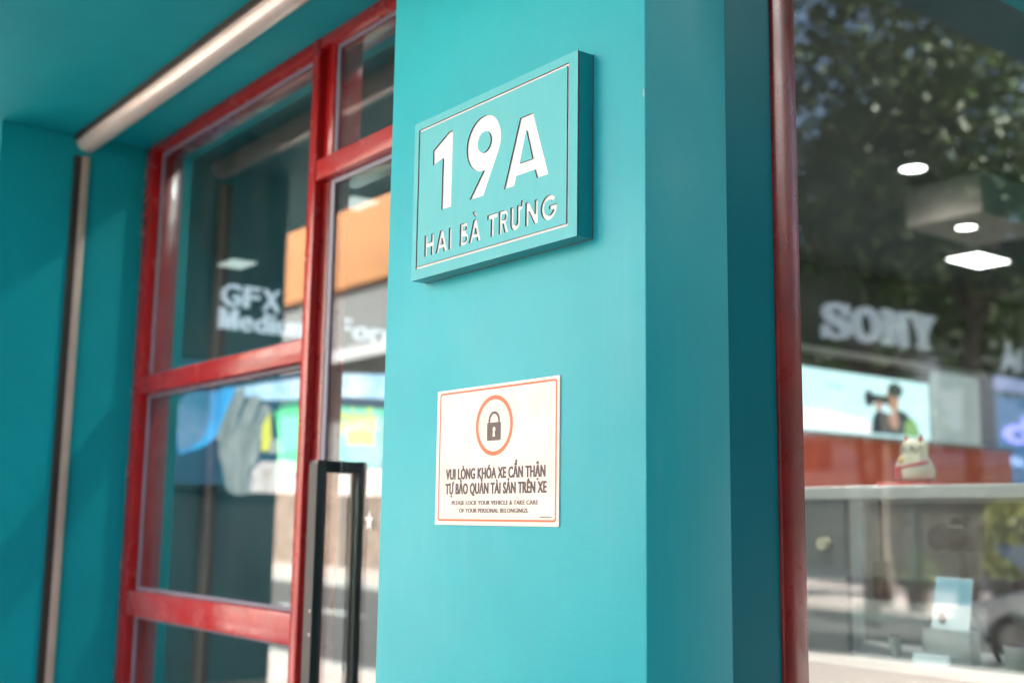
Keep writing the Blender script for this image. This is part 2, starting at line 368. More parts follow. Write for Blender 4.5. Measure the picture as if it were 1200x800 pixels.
# ------------------------------------------------------------------ red shopfront left of the pillar
YF = 1.305; YG = 1.337
t = thing('glazed_shopfront', 'red framed fixed shop window left of the pillar, split into panes by rails', 'shop window', (-3.0, 1.32, GZ))
def member(name, x0, x1, z0, z1, y0=YF, y1=1.40, m='red', bev=.004, par=t, label=None):
    o = MB().box(x0, x1, y0, y1, z0, z1, bev).build(name, M[m], par, True)
    if label: o['label'] = label
    return o
member('stile', -3.6195, -3.545, GZ+.01, 1.2)
member('mullion', -2.506, -2.470, GZ+.01, 1.2, YF-.002)
member('top_rail', -3.546, -2.505, 1.140, 1.21)
member('mid_rail', -3.546, -2.505, .372, .428, m='red')
member('lower_rail', -3.546, -2.505, -.285, -.212, m='red_worn', label='red rail with pale rubbed patches')
member('bottom_rail', -3.546, -2.505, GZ+.01, GZ+.20)
member('transom_rail', -2.471, XL+.05, .806, .858, m='red_worn', y1=1.42, label='red transom rail with chalky worn patches')
member('door_head', -2.471, XL+.05, 1.140, 1.21)
def glazed(x0, x1, z0, z1, y=YG, par=t, gl='glass'):
    for a, b, c, d in ((x0, x0+.012, z0, z1), (x1-.012, x1, z0, z1), (x0+.012, x1-.012, z0, z0+.010), (x0+.012, x1-.012, z1-.010, z1)):
        MB().box(a, b, y-.006, y-.0005, c, d, .0015).build('glazing_bead', M['gasket'], par)
    pane('glass_pane', x0, x1, z0, z1, y, M[gl], par)
glazed(-3.546, -2.505, .427, 1.141)
glazed(-3.546, -2.505, -.213, .373)
glazed(-3.546, -2.505, GZ+.20, -.284)
member('inner_stile', -2.470, -2.426, .857, 1.141, 1.322, 1.40)
glazed(-2.426, XL+.05, .857, 1.141, 1.334)
t = thing('glass_door', 'glass shop door with a long black bar handle beside the pillar', 'door', (-2.1, 1.36, GZ))
member('door_stile', -2.469, -2.433, GZ+.02, .804, 1.325, 1.375, 'red_shaded', .003, t)
for a, b, c, d in ((-2.4325, -2.414, GZ+.02, .804), (-2.4135, XL+.05, .792, .804)): MB().box(a, b, 1.327, 1.3315, c, d, .0015).build('glazing_bead', M['gasket'], t)
pane('glass_pane', -2.4325, XL+.05, GZ+.02, .804, 1.332, M['glass'], t)
HX = -2.341
h = MB().box(HX-.037, HX, 1.2716, 1.2930, -.95, .133, .0015).build('handle', M['black'], t, True); h['label'] = 'long square black pull bar'
MB().box(HX-.036, HX-.001, 1.2925, 1.3318, .106, .132).build('handle_bracket', M['black'], h)
MB().box(HX-.036, HX-.001, 1.2925, 1.3318, -.949, -.92).build('handle_bracket', M['black'], h)
MB().box(HX-.0375, HX-.0005, 1.2708, 1.2715, -.94, .125).build('handle_face', M['grey_face'], h)
hi = MB().box(HX-.037, HX, 1.3772, 1.3986, -.95, .133, .0015).build('handle', M['black'], t, True); hi['label'] = 'matching black pull bar on the inner side of the glass'
MB().box(HX-.036, HX-.001, 1.3384, 1.3777, .106, .132).build('handle_bracket', M['black'], hi)
MB().box(HX-.036, HX-.001, 1.3384, 1.3777, -.949, -.92).build('handle_bracket', M['black'], hi)
MB().box(HX-.037, HX+.0006, 1.3300, 1.3319, .104, .134).build('fixing_washer', M['grey_metal'], h)
for z in (-.195, -.245): MB().cyl((HX-.008, 1.2696, z), (HX-.008, 1.2707, z), .004).build('screw', M['grey_metal'], h)
st = []
for i in range(5):
    a = PI/2+i*2*PI/5; st += [(-2.214+.017*math.cos(a), .0+.024*math.sin(a)), (-2.214+.009*math.cos(a+PI/5), .0+.012*math.sin(a+PI/5))]
MB().poly([st], facade(1.3318), -.0006, 0).build('star_sticker', M['white'], t)

# ------------------------------------------------------------------ display window right of the pillar
t = thing('display_window', 'tall display window with a glossy red frame, coloured darker for its shaded side, right of the pillar', 'shop window', (XR, 2.8, GZ))
XG = XR-.022; YE = 4.28
MB().box(XR-.06, XR+.003, 1.3455, 1.396, GZ+.01, ZS, .004).build('frame_stile', M['red_shaded'], t, True)
MB().box(XR-.06, XR-.002, 1.3965, 1.404, GZ+.01, ZS, .002).build('frame_bead', M['red_shaded'], t, True)
MB().box(XR-.06, XR-.010, 1.4045, 1.412, GZ+.01, ZS, .002).build('inner_bead', M['red_shaded'], t, True)
MB().box(XG+.001, XG+.005, 1.4125, 1.4165, GZ+.05, ZS-.05).build('gasket', M['gasket'], t)
MB().box(XR-.06, XR+.001, 1.4125, YE, ZS-.05, ZS, .003).build('top_rail', M['red_shaded'], t, True)
MB().box(XR-.06, XR+.001, 1.4125, YE, GZ+.01, GZ+.18, .003).build('bottom_rail', M['red_shaded'], t, True)
MB().box(XR-.06, XR+.002, YE-.06, YE+.018, GZ+.18, ZS-.05, .003).build('frame_stile', M['red_shaded'], t, True)
MB().box(XG-.008, XG, 1.4125, YE-.06, GZ+.18, ZS-.05).build('glass_pane', M['glass_r'], t)

# ------------------------------------------------------------------ number sign
SX, SZ, SW, SH = -1.636, .396, .422, .272
t = thing('house_number_sign', 'turquoise street number plate reading 19A HAI BÀ TRƯNG in engraved white letters', 'sign', (SX+SW/2, YP, SZ))
mm = .001
def sg(u, v, d): return (SX+u*mm, 1.050+d, SZ+v*mm)
L = {}
one = [(56.5, 212), (101, 233), (112.8, 233), (112.0, 106), (84.5, 106), (85.5, 192.5), (57.5, 187)]
nine = ell(197.6, 190, 45, 44.5, 44, math.radians(-28), math.radians(272)) + [(163, 106), (199.5, 105)]
nine_c = ell(199.3, 191.6, 17, 17, 28)
bigA = [(290, 206), (320.7, 206), (358, 103.5), (331.5, 103.5), (326.3, 117.5), (282.8, 117.5), (277.5, 103.5), (252.5, 103.5)]
bigA_c = [(305.2, 183), (320.5, 135.5), (290.2, 135.5)]
glyphs = [('digit', one, []), ('digit', nine, [nine_c]), ('letter', bigA, [bigA_c])]
B0, T0, w = 35.5, 71, 7.3
def LH(x0, x1): m_ = (B0+T0)/2+1; return [(x0, B0), (x0+w, B0), (x0+w, m_-w/2), (x1-w, m_-w/2), (x1-w, B0), (x1, B0), (x1, T0), (x1-w, T0), (x1-w, m_+w/2), (x0+w, m_+w/2), (x0+w, T0), (x0, T0)]
def LA(x0, x1):
    c = (x0+x1)/2; k = (T0-B0)/((x1-x0)/2-w*.55); zb = B0+7
    o = [(x0, B0), (c-w*.55, T0), (c+w*.55, T0), (x1, B0), (x1-w*1.12, B0), (x1-w*1.12-(zb-B0)/k, zb), (x0+w*1.12+(zb-B0)/k, zb), (x0+w*1.12, B0)]
    zi = zb+5.5; xi = x0+w*1.12+(zi-B0)/k
    return o, [(xi, zi), (x0+x1-xi, zi), (c, zi+(c-xi)*k)]
def LI(x0): return rect(x0, B0, x0+w, T0)
def LB(x0, x1):
    md = B0+19.5; r1 = (md-B0)/2; r2_ = (T0-md)/2
    o = [(x0, B0)] + ell(x1-r1, B0+r1, r1, r1, 10, -PI/2, PI/2) + ell(x1-r2_-1.6, md+r2_, r2_, r2_, 10, -PI/2+.35, PI/2) + [(x0, T0)]
    a, b = r1-5.2, r2_-4.6
    return o, [[(x0+w, B0+5.2)] + ell(x1-r1-.6, B0+r1, a, a, 8, -PI/2, PI/2) + [(x0+w, md-5.2)], [(x0+w, md+4.6)] + ell(x1-r2_-2, md+r2_, b, b, 8, -PI/2, PI/2) + [(x0+w, T0-4.6)]]
def LT(x0, x1): c = (x0+x1)/2; return [(c-w/2, B0), (c+w/2, B0), (c+w/2, T0-w), (x1, T0-w), (x1, T0), (x0, T0), (x0, T0-w), (c-w/2, T0-w)]
def LR(x0, x1):
    md = B0+15.5; r = (T0-md)/2
    o = [(x0, B0), (x0+w, B0), (x0+w, md), (x0+w+2.2, md), (x1-w*1.15, B0), (x1+.6, B0), (x0+w+9.2, md+.7)] + ell(x1-r-1, md+r, r, r, 12, -PI/2+.45, PI/2) + [(x0, T0)]
    a = r-5.2
    return o, [[(x0+w, md+5.2)] + ell(x1-r-1.6, md+r, a, a, 8, -PI/2, PI/2) + [(x0+w, T0-5.2)]]
def LU(x0, x1, horn):
    r = (x1-x0)/2; c = (x0+x1)/2; cy = B0+r-1
    o = ell(c, cy, r, r, 16, PI, 2*PI)
    o += [(x1, T0-5.5), (x1+3.2, T0-1.2), (x1+2.6, T0+5.2), (x1+7.6, T0+5.6), (x1+8.0, T0-2.6), (x1+5.6, T0-7.2), (x1, T0-10)][0:0]
    o += [(x1, T0-9), (x1+5.2, T0-6.0), (x1+8.0, T0-1.5), (x1+7.2, T0+6), (x1+2.2, T0+5.4), (x1+2.6, T0-.8), (x1, T0-2.4), (x1, T0), (x1-w, T0)]
    o += ell(c, cy, r-w, r-w, 12, 2*PI, PI) + [(x0+w, T0), (x0, T0)]
    return o
def LN(x0, x1): return [(x0, B0), (x0+w, B0), (x0+w, B0+22), (x1-w-.6, B0), (x1, B0), (x1, T0), (x1-w, T0), (x1-w, T0-21), (x0+w-.2, T0), (x0, T0)]
def LG(x0, x1):
    cx, cy, R_ = (x0+x1)/2, (B0+T0)/2, (x1-x0)/2; Ry = (T0-B0)/2+.8
    o = ell(cx, cy, R_, Ry, 30, math.radians(38), math.radians(358)) + [(x1-.3, cy+2.6), (cx+1, cy+2.6), (cx+1, cy-3.2)]
    o += ell(cx, cy, R_-w, Ry-w*.95, 24, math.radians(338), math.radians(44))
    return o
a1, i1 = LA(71, 102.5); b1, ib = LB(138.6, 161); a2_, i2 = LA(163.5, 194); rr, ir = LR(240.6, 263.5)
grave = [(171.5, 84), (178.5, 84), (183.5, 75.5), (178.8, 75.5)]
glyphs += [('letter', LH(38, 64.5), []), ('letter', a1, [i1]), ('letter', LI(107.8), []), ('letter', b1, ib), ('letter', a2_, [i2]), ('letter', grave, []),
           ('letter', LT(211.5, 236.8), []), ('letter', rr, ir), ('letter', LU(269.5, 292.5, 1), []), ('letter', LN(305.5, 334.5), []), ('letter', LG(341.5, 377.5), [])]
bo, bi = rect(12.6, 18.2, 402.7, 258.8), rect(16.6, 22.2, 398.7, 254.8)
RD = .0022
fp = MB()
fp.poly([rect(0, 0, 422, 272), bo], sg, 0, RD, 1)
fp.poly([bi] + [gl_[1] for gl_ in glyphs], sg, 0, RD, 1)
for gl_ in glyphs:
    for hcut in gl_[2]: fp.poly([hcut], sg, 0, RD, 1)
fp.build('face_plate', [M['teal_plate'], M['cut_edge']], t)
MB().box(SX+.0003, SX+SW*1-.0003, 1.050+RD+.0012, YP-.0005, SZ+.0003, SZ+SH-.0003, .0006).build('body_block', M['teal_edge'], t)
for x0, x1 in ((SX-.0004, SX+.0006), (SX+SW-.0006, SX+SW+.0004)): MB().box(x0, x1, 1.0785, YP-.0002, SZ, SZ+SH).build('shadow_strip', M['cut_edge'], t)  # dark strips drawn for the shade where the plate meets the wall
MB().box(SX+.0006, SX+SW-.0006, 1.0788, YP-.0002, SZ-.0004, SZ+.0006).build('shadow_strip', M['cut_edge'], t)
MB().poly([rect(12.0, 17.8, 403.1, 259.2), rect(17.2, 22.8, 398.1, 254.2)], sg, RD+.0001, RD+.0011).build('border_line', M['white_inlay'], t)
for k, (nme, o_, hl) in enumerate(glyphs):
    ob = MB().poly([o_] + hl, sg, RD+.0001, RD+.0011).build('accent_mark' if o_ is grave else nme, M['white_inlay'], t)

# ------------------------------------------------------------------ padlock notice
WX, WZ = -1.5893, -.0040
t = thing('padlock_notice', 'cream notice with a red ringed padlock, stuck below the number plate', 'sign', (WX+.154, YP, WZ))
def ws(u, v, d): return (WX+u*mm, YP-.0022+d, WZ+v*mm)
MB().poly([rrect(0, 0, 308, 213.5, 2)], ws, 0, .0021).build('sheet', M['sheet'], t)
MB().poly([rrect(8, 6.2, 302.4, 209.3, 5), rrect(10.8, 9.2, 299.6, 206.3, 3.4)], ws, -.0003, -.00005).build('border_line', M['print_red'], t)
MB().poly([ell(153.8, 150.6, 46.6, 46, 56), ell(153.8, 150.6, 40.2, 39.6, 56)], ws, -.0003, -.00005).build('prohibition_ring', M['print_red'], t)
lk = MB().poly([rrect(136.5, 127.5, 171, 155, 2.5), ell(153.8, 144.5, 4, 4, 16) ], ws, -.0003, -.00005).build('padlock', M['print_dark'], t)
MB().poly([[(154.0+14.2*math.cos(a), 158+14*math.sin(a)) for a in [PI*i/16 for i in range(17)]] + [(139.8, 155.2), (144, 155.2)] + [(154.0+10*math.cos(a), 158+10*math.sin(a)) for a in [PI-PI*i/16 for i in range(17)]] + [(164, 155.2), (168.2, 155.2)]], ws, -.0003, -.00005).build('shackle', M['print_dark'], lk)
MB().poly([[(151.8, 142), (155.8, 142), (157, 133.5), (150.6, 133.5)]], ws, -.00045, -.00031).build('keyhole', M['sheet'], lk)
def line(body, u0, u1, v0, v1, bold, m):
    acc = None
    for i, sh in enumerate((0, -.65, .65, -.33, .33) if bold > .015 else (0, .4, -.3)):          # widened strokes of the condensed bold face
        q = text_mesh(body, lambda u, v, d: ws(u+sh, v, d-.00003-i*.00004), u0, u1, v0, v1, .00025, bold, 'H', 1.08)
        if acc is None: acc = q
        else:
            me = bpy.data.meshes.new('t'); q.bm.to_mesh(me); q.bm.free(); acc.bm.from_mesh(me); bpy.data.meshes.remove(me)
    acc.build('text_line', M[m], t)
line('VUI LÒNG KHÓA XE CẨN THẬN', 29, 277.5, 70.5, 87.2, .020, 'print_dark')
line('TỰ BẢO QUẢN TÀI SẢN TRÊN XE', 28.5, 280.5, 47.6, 64.3, .020, 'print_dark')
line('PLEASE LOCK YOUR VEHICLE & TAKE CARE', 46.5, 261.5, 31.0, 37.3, .008, 'print_mid')
line('OF YOUR PERSONAL BELONGINGS.', 67, 240, 19.2, 25.6, .008, 'print_mid')
tm = MB()
for i in range(14): tm.poly([rect(266+i*2, 12.2, 267.3+i*2, 13.6+(i % 3)*.3)], ws, -.0003, -.00005)
tm.build('small_print', M['print_mid'], t)

# ================================================================== inside the shop (wall at x = -6)
XW = -6.0; K = 6.0/4.6
def wl(y, z): return (y*K, z*K)
sw = sidewall(XW)
def letters(body_list, name, label, cat, m, depth=.03, bold=.004):
    t = thing(name, label, cat, (XW, wl(body_list[0][1], 0)[0], wl(0, body_list[0][3])[1]))
    for b, y0, y1, z0, z1, cap in body_list:
        if b == 'M':
            f = lambda u, v: ((y0+u*(y1-y0))*K, (z0+v*(z1-z0))*K)
            MB().poly([[f(*q) for q in ((0, 0), (.2, 0), (.2, .66), (.42, 0), (.58, 0), (.8, .66), (.8, 0), (1, 0), (1, 1), (.72, 1), (.5, .36), (.28, 1), (0, 1))]], lambda u, v, d: (XW+.002-d, u, v), -depth, 0).build('letter', M[m], t)
            continue
        text_mesh(b, lambda u, v, d: (XW+.002-d, u, v), y0*K, y1*K, z0*K, z1*K, depth, bold, cap).build('letter', M[m], t)
    return t
def spread(word, y0, y1, z0, z1, widths):
    tot = sum(widths); gap = .20*(y1-y0)/len(word); y = y0; o = []
    for ch, wd in zip(word, widths):
        d = (y1-y0-gap*(len(word)-1))*wd/tot
        o.append((ch, y, y+d, z0, z1, 'H' if not ch.islower() else None)); y += d+gap
    return o
def low(o, z0, z1):
    r = []
    for ch, a, b, c, d, cap in o: r.append((ch, a, b, z0, z1, 'H'))
    return r
letters(low(spread('GFX', 2.010, 2.275, 0, 0, [1.1, .9, 1]), .885, .975), 'wall_lettering', 'white GFX lettering high on the dark inner wall', 'lettering', 'letter_w')
lt = low(spread('Medium', 2.005, 2.42, 0, 0, [1.4, .95, .95, .4, .95, 1.35]), .785, .872) + low(spread('Format', 2.56, 3.06, 0, 0, [.9, .95, .65, 1.35, .9, .6]), .805, .893)
letters(lt, 'wall_lettering', 'white Medium Format lettering just above the lit poster', 'lettering', 'letter_w')
# SONY in slab capitals
t = thing('brand_lettering', 'silver SONY slab letters on the inner wall above the pale screen', 'lettering', (XW, 6.0*K, 1.2*K))
def slab(ch, y0, y1, z0, z1):
    W_, Hh = y1-y0, z1-z0; f = lambda pts: [(y0+u*W_, z0+v*Hh) for u, v in pts]
    if ch == 'O': return [f(ell(.5, .5, .5, .5, 32)), f(ell(.5, .5, .27, .34, 28))]
    if ch == 'N': return [f([(0, 0), (.38, 0), (.38, .12), (.28, .12), (.28, .62), (.74, 0), (.9, 0), (.9, .88), (1, .88), (1, 1), (.62, 1), (.62, .88), (.72, .88), (.72, .42), (.3, 1), (0, 1), (0, .88), (.1, .88), (.1, .12), (0, .12)])]
    if ch == 'Y': return [f([(.3, 0), (.7, 0), (.7, .12), (.61, .12), (.61, .42), (.9, .88), (1, .88), (1, 1), (.62, 1), (.62, .88), (.68, .88), (.53, .6), (.36, .88), (.42, .88), (.42, 1), (0, 1), (0, .88), (.1, .88), (.4, .42), (.4, .12), (.3, .12)])]
    if ch == 'S': return [f([(0, .0), (.12, 0), (.2, .07), (.5, 0), (.8, .05), (.97, .2), (.97, .4), (.82, .54), (.35, .66), (.25, .74), (.32, .86), (.52, .89), (.72, .83), (.83, .68), (.93, .68), (.93, 1), (.83, 1), (.76, .94), (.48, 1), (.2, .95), (.04, .81), (.04, .62), (.18, .48), (.62, .36), (.74, .27), (.66, .15), (.46, .11), (.25, .17), (.11, .34), (0, .34)])]
for ch, a, b in (('S', 5.995, 6.265), ('O', 6.295, 6.585), ('N', 6.62, 6.905), ('Y', 6.95, 7.205)):
    zz = 1.175+.035*(a-6.0)
    MB().poly(slab(ch, a*K, b*K, zz*K, (zz+.235)*K), lambda u, v, d: (XW+.06+d, u, v), 0, -.058).build('letter', M['letter_s'], t)
letters([('AC', 8.08, 8.5, 1.15, 1.36, 'H')], 'wall_lettering', 'pale lettering above the blue screen at the right edge', 'lettering', 'letter_s')

def screen(name, label, y0, y1, z0, z1, m='tv_sky', fr='cam_black', d=.06):
    t = thing(name, label, 'screen', (XW, y0*K, z0*K))
    MB().box(XW+.002, XW+d, y0*K, y1*K, z0*K, z1*K, .01).build('casing', M[fr], t)
    MB().box(XW+d+.001, XW+d+.004, y0*K+.03, y1*K-.03, z0*K+.03, z1*K-.03).build('display', M[m], t)
    return t
def art(t, shapes, d=.066):
    for i, (m, pts) in enumerate(shapes):
        MB().poly([[(a*K, b*K) for a, b in pts]], lambda u, v, q: (XW+d+i*.0012-q, u, v), 0, .001).build('picture_patch', M[m], t)
t = screen('wall_screen', 'pale cyan screen showing a photographer in black, below the SONY letters', 5.4, 7.10, .56, .99)
art(t, [('tv_pink', [(5.5, .6), (6.42, .6), (6.40, .68), (6.0, .71), (5.5, .71)]),
        ('tv_black', [(6.42, .60), (6.96, .60), (6.93, .68), (6.80, .755), (6.70, .775), (6.62, .73), (6.50, .76), (6.44, .70)]),
        ('tv_green', [(6.78, .60), (6.95, .60), (6.90, .72), (6.80, .70)]),
        ('tv_skin', ell(6.66, .84, .07, .085, 18)), ('tv_black', ell(6.69, .895, .085, .05, 18)),
        ('tv_skin', [(6.60, .70), (6.68, .78), (6.72, .68), (6.66, .62)]),
        ('tv_black', rect(6.38, .795, 6.62, .85)), ('tv_black', ell(6.40, .82, .05, .055, 14)), ('tv_skin', ell(6.50, .78, .04, .03, 12))])
for ch, a in (('a', 5.98), ('7', 6.03), ('c', 6.08), ('r', 6.12)): text_mesh(ch, lambda u, v, d: (XW+.068-d, u, v), a*K, (a+.035)*K, .855*K, .885*K, .001, 0).build('caption_letter', M['print_mid'], t)
t['label'] = 'pale cyan screen showing a photographer in black, below the SONY letters'
t = thing('acrylic_panel', 'frosted pale panel between the pale screen and the blue screen', 'panel', (XW, 7.2*K, .58*K))
MB().box(XW+.002, XW+.05, 7.16*K, 7.72*K, .585*K, 1.06*K, .008).build('panel_body', M['acrylic'], t)
MB().box(XW+.002, XW+.09, 5.4*K, 7.74*K, 1.065*K, 1.10*K, .006).build('ledge', M['white'], t)
t = thing('wall_counter', 'orange red counter front along the wall below the pale screen', 'counter', (XW, 6*K, FZ))
MB().box(XW+.002, XW+.35, 5.3*K, 7.70*K, .22*K, .53*K, .01).build('front_panel', M['redcounter'], t)
MB().box(XW+.002, XW+.30, 5.3*K, 7.70*K, FZ, .219*K).build('base', M['int_grey'], t)
MB().box(XW+.002, XW+.38, 5.3*K, 7.71*K, .531*K, .548*K, .004).build('worktop', M['beam'], t)
# blue screen
t = screen('wall_screen', 'tall navy blue screen with violet lettering at the right edge', 7.87, 9.1, .30, 1.13, 'tv_navy')
MB().poly([[(a*K, b*K) for a, b in rect(7.90, 1.0, 9.05, 1.10)]], lambda u, v, q: (XW+.068-q, u, v), 0, .001).build('header_band', M['tv_lilac'], t)
sc = MB()
for i in range(22): sc.poly([[(a*K, b*K) for a, b in rect(7.92, .345+i*.028, 9.05, .353+i*.028)]], lambda u, v, q: (XW+.0672-q, u, v), 0, .001)
sc.build('scan_line', M['tv_blue'], t)
text_mesh('di', lambda u, v, d: (XW+.070-d, u, v), 7.98*K, 8.55*K, .62*K, .82*K, .002, .03, 'd').build('letter', M['tv_violet'], t)
text_mesh('4k', lambda u, v, d: (XW+.070-d, u, v), 8.02*K, 8.28*K, .46*K, .53*K, .002, .02, 'k').build('letter', M['tv_ice'], t)
# lit poster behind the door
t = screen('lit_poster', 'wide lit poster with a grey gloved hand on blue, under the GFX lettering', 1.80, 3.05, .115, .66, 'tv_navy', 'cam_black')
def pz(pts): return [(1.83+(180+a/4-205)*.00404, .118+(572-400-b/4)*.00344) for a, b in pts]
def soft(pts, k=5):        # rounds a traced outline
    n = len(pts); o = []
    for i in range(n):
        p0, p1, p2, p3 = pts[i-1], pts[i], pts[(i+1) % n], pts[(i+2) % n]
        for q in range(k):
            u = q/k; o.append(tuple(.5*(2*p1[c]+(p2[c]-p0[c])*u+(2*p0[c]-5*p1[c]+4*p2[c]-p3[c])*u*u+(3*p1[c]-p0[c]-3*p2[c]+p3[c])*u**3) for c in (0, 1)))
    return o
art(t, [('po_blue', pz(soft([(112, 300), (240, 232), (335, 205), (312, 330), (280, 415), (232, 478), (150, 520), (112, 515)]))),
        ('po_lilac', pz(soft([(112, 275), (232, 245), (222, 430), (170, 490), (114, 500)]))),
        ('po_sky', pz([(335, 205), (470, 165), (690, 112), (840, 80), (1090, 60), (1090, 190), (840, 200), (600, 235), (480, 250), (350, 235)])),
        ('po_glove', pz(soft([(300, 440), (340, 420), (395, 408), (455, 440), (452, 540), (415, 600), (425, 698), (335, 698), (302, 585), (280, 500)]))),
        ('po_glove', pz(soft([(268, 450), (300, 330), (345, 215), (385, 212), (362, 320), (335, 430), (300, 470)], 3))),
        ('po_glove', pz(soft([(345, 428), (372, 330), (408, 236), (452, 240), (430, 330), (398, 420)], 3))),
        ('po_glove', pz(soft([(408, 425), (440, 340), (466, 268), (505, 298), (480, 400), (455, 452)], 3))),
        ('yellow_print', pz([(466, 375), (498, 305), (516, 490), (466, 500)])),
        ('po_green', pz([(516, 300), (690, 262), (835, 250), (1085, 245), (1085, 500), (690, 492), (560, 490)])),
        ('po_turq', pz([(800, 262), (1042, 255), (1040, 548), (800, 540)])),
        ('po_glove', pz([(505, 440), (540, 430), (572, 505), (500, 505)])),
        ('po_rock', pz([(425, 600), (445, 570), (470, 545), (520, 548), (560, 530), (610, 542), (640, 535), (700, 548), (760, 548), (900, 556), (1085, 560), (1085, 698), (425, 698)])),
        ('yellow_print', pz([(865, 372), (930, 360), (1000, 366), (1005, 440), (930, 436), (868, 445)]))])
text_mesh('pinik', lambda u, v, d: (XW+.0865-d, u, v), 2.30*K+.35, 2.76*K, .40*K, .50*K, .001, .02, 'k').build('poster_lettering', M['yellow_print'], t)
t = thing('timber_bench', 'dark brown bench against the inner wall under the lit poster', 'bench', (XW+.3, 3.4, FZ))
MB().box(XW+.05, XW+.5, 2.6, 4.4, FZ+.40, FZ+.46, .01).build('seat', M['brown'], t)
for yy in (2.7, 4.3):
    for xx in (XW+.1, XW+.45): MB().box(xx-.025, xx+.025, yy-.025, yy+.025, FZ, FZ+.4).build('leg', M['trunk'], t)

# ceiling lights
def downlight(x, y, z, r, label, m='lamp', watts=14):
    t = thing('downlight', label, 'ceiling light', (x, y, z), 'round downlights in the shop ceiling')
    MB().poly([ell(x, y, r*1.25, None, 28), ell(x, y, r, None, 28)], lambda u, v, d: (u, v, z-d), 0, .012).build('trim_ring', M['int_grey'], t)
    MB().cyl((x, y, z-.006), (x, y, z), r*.99, n=28).build('lens_disc', M[m], t)
    ld = bpy.data.lights.new('lamp_light', 'SPOT'); ld.energy = watts; ld.color = (1, .94, .88); ld.spot_size = math.radians(150); ld.spot_blend = .6; ld.shadow_soft_size = r*.8
    lo = bpy.data.objects.new('lamp_light', ld); COL.objects.link(lo); lo.parent = t; lo.location = (0, 0, -.02)
downlight(-3.967, 6.10, 2.149, .074, 'round downlight in the ceiling above the boxed beam', watts=1.2)
downlight(-3.99, 6.69, 1.889, .062, 'round downlight under the boxed beam')
downlight(-2.05, 2.45, 2.149, .075, 'added hidden downlight lighting the front of the display cabinet')  # unseen lamp added to light the cabinet front and the cat
downlight(-3.55, 4.1, 2.149, .075, 'added hidden downlight lighting the front of the boxed beam', watts=55)  # unseen lamp added to brighten the front of the beam
downlight(-2.6, 7.5, 2.149, .075, 'round downlight in the ceiling towards the back of the shop')
t = thing('ceiling_panel_light', 'bright square panel light lower than the boxed beam', 'ceiling light', (-5.0, 8.6, 2.14))
MB().box(-5.19, -4.89, 8.37, 8.84, 2.130, 2.149, .004).build('frame', M['white'], t)
MB().box(-5.175, -4.905, 8.385, 8.825, 2.126, 2.1295).build('diffuser', M['lamp'], t)
t = thing('boxed_beam', 'pinkish grey boxed beam hanging from the shop ceiling', 'beam', (-3.7, 6.3, 2.1))
MB().box(-4.26, -3.735, 6.45, 7.25, 1.890, 2.149, .004).build('casing', M['beam'], t)
def pendant(x, y, z, sx, sy, label):
    t = thing('pendant_panel_light', label, 'hanging light', (x, y, z), 'flat light panels behind the red door frame')
    MB().box(x-sx/2, x+sx/2, y-sy/2, y+sy/2, z, z+.008, .002).build('diffuser', M['lamp_soft'], t)
    for dx in (-.35, .35): MB().cyl((x+dx*sx, y, z+.008), (x+dx*sx, y, 2.15), .004, n=6).build('hanger', M['cam_black'], t)
pendant(-5.45, 2.46, 1.262, .18, .13, 'small flat light panel above the GFX lettering')
pendant(-5.40, 3.10, 1.680, .22, .16, 'small flat light panel seen through the top of the glass door')

# ------------------------------------------------------------------ display cabinet just behind the right window
CY = 2.80
t = thing('display_cabinet', 'white framed glass display cabinet behind the right window', 'cabinet', (-1.5, CY+.2, FZ))
x0, x1 = -2.36, -1.22
MB().box(x0, x1, CY, CY+.45, .080, .116, .004).build('top_frame', M['white'], t)
MB().box(x0, -2.085, CY+.004, CY+.03, -.35, .0798).build('side_panel', M['int_grey'], t)
MB().box(x0, x0+.03, CY+.03, CY+.42, -.35, .0798).build('post', M['white'], t)
MB().box(x1-.03, x1, CY, CY+.45, -.35, .0798).build('post', M['white'], t)
MB().box(x0, x1, CY-.02, CY+.45, -.375, -.3505, .003).build('display_shelf', M['white'], t)
MB().box(x0+.02, x1-.02, CY, CY+.43, FZ, -.3755, .004).build('plinth', M['int_grey'], t)
MB().box(-2.084, x1-.0305, CY+.006, CY+.012, -.350, .0795).build('glass_front', M['glass_c'], t)
MB().box(x0+.031, x1-.031, CY+.43, CY+.436, -.350, .0795).build('glass_back', M['glass_c'], t)
# lucky cat figurine on the cabinet
cx_, cy_, cz_ = -1.93, CY+.12, .1165
t = thing('lucky_cat_figurine', 'cream and red beckoning cat figurine standing on the display cabinet', 'figurine', (cx_, cy_, cz_))
MB().lathe((cx_, cy_, cz_+.012), [(.034, 0), (.052, .010), (.056, .030), (.048, .055), (.034, .078)], 20).build('body', M['cat_w'], t, True)
hd = MB().ball((cx_, cy_-.004, cz_+.102), .034, 18, (1.08, .9, .88)).build('head', M['cat_w'], t, True)
for s in (-1, 1):
    MB().cyl((cx_+s*.020, cy_, cz_+.120), (cx_+s*.026, cy_, cz_+.145), .011, .001, 10).build('ear', M['cat_r'], hd)
MB().cyl((cx_+.034, cy_-.016, cz_+.055), (cx_+.046, cy_-.022, cz_+.105), .013, .011, 12).ball((cx_+.046, cy_-.024, cz_+.110), .013, 12).build('raised_paw', M['cat_w'], t, True)
MB().lathe((cx_, cy_, cz_+.074), [(.030, 0), (.036, .004), (.030, .009)], 20).build('collar', M['cat_r'], t, True)
sash = MB()
for k in range(12):
    a0, a1 = PI+.5+k*.2, PI+.7+k*.2
    sash.cyl((cx_+.050*math.cos(a0), cy_+.050*math.sin(a0), cz_+.040+.0022*k), (cx_+.050*math.cos(a1), cy_+.050*math.sin(a1), cz_+.0422+.0022*k), .005, n=8)
sash.build('sash', M['cat_r'], t, True)
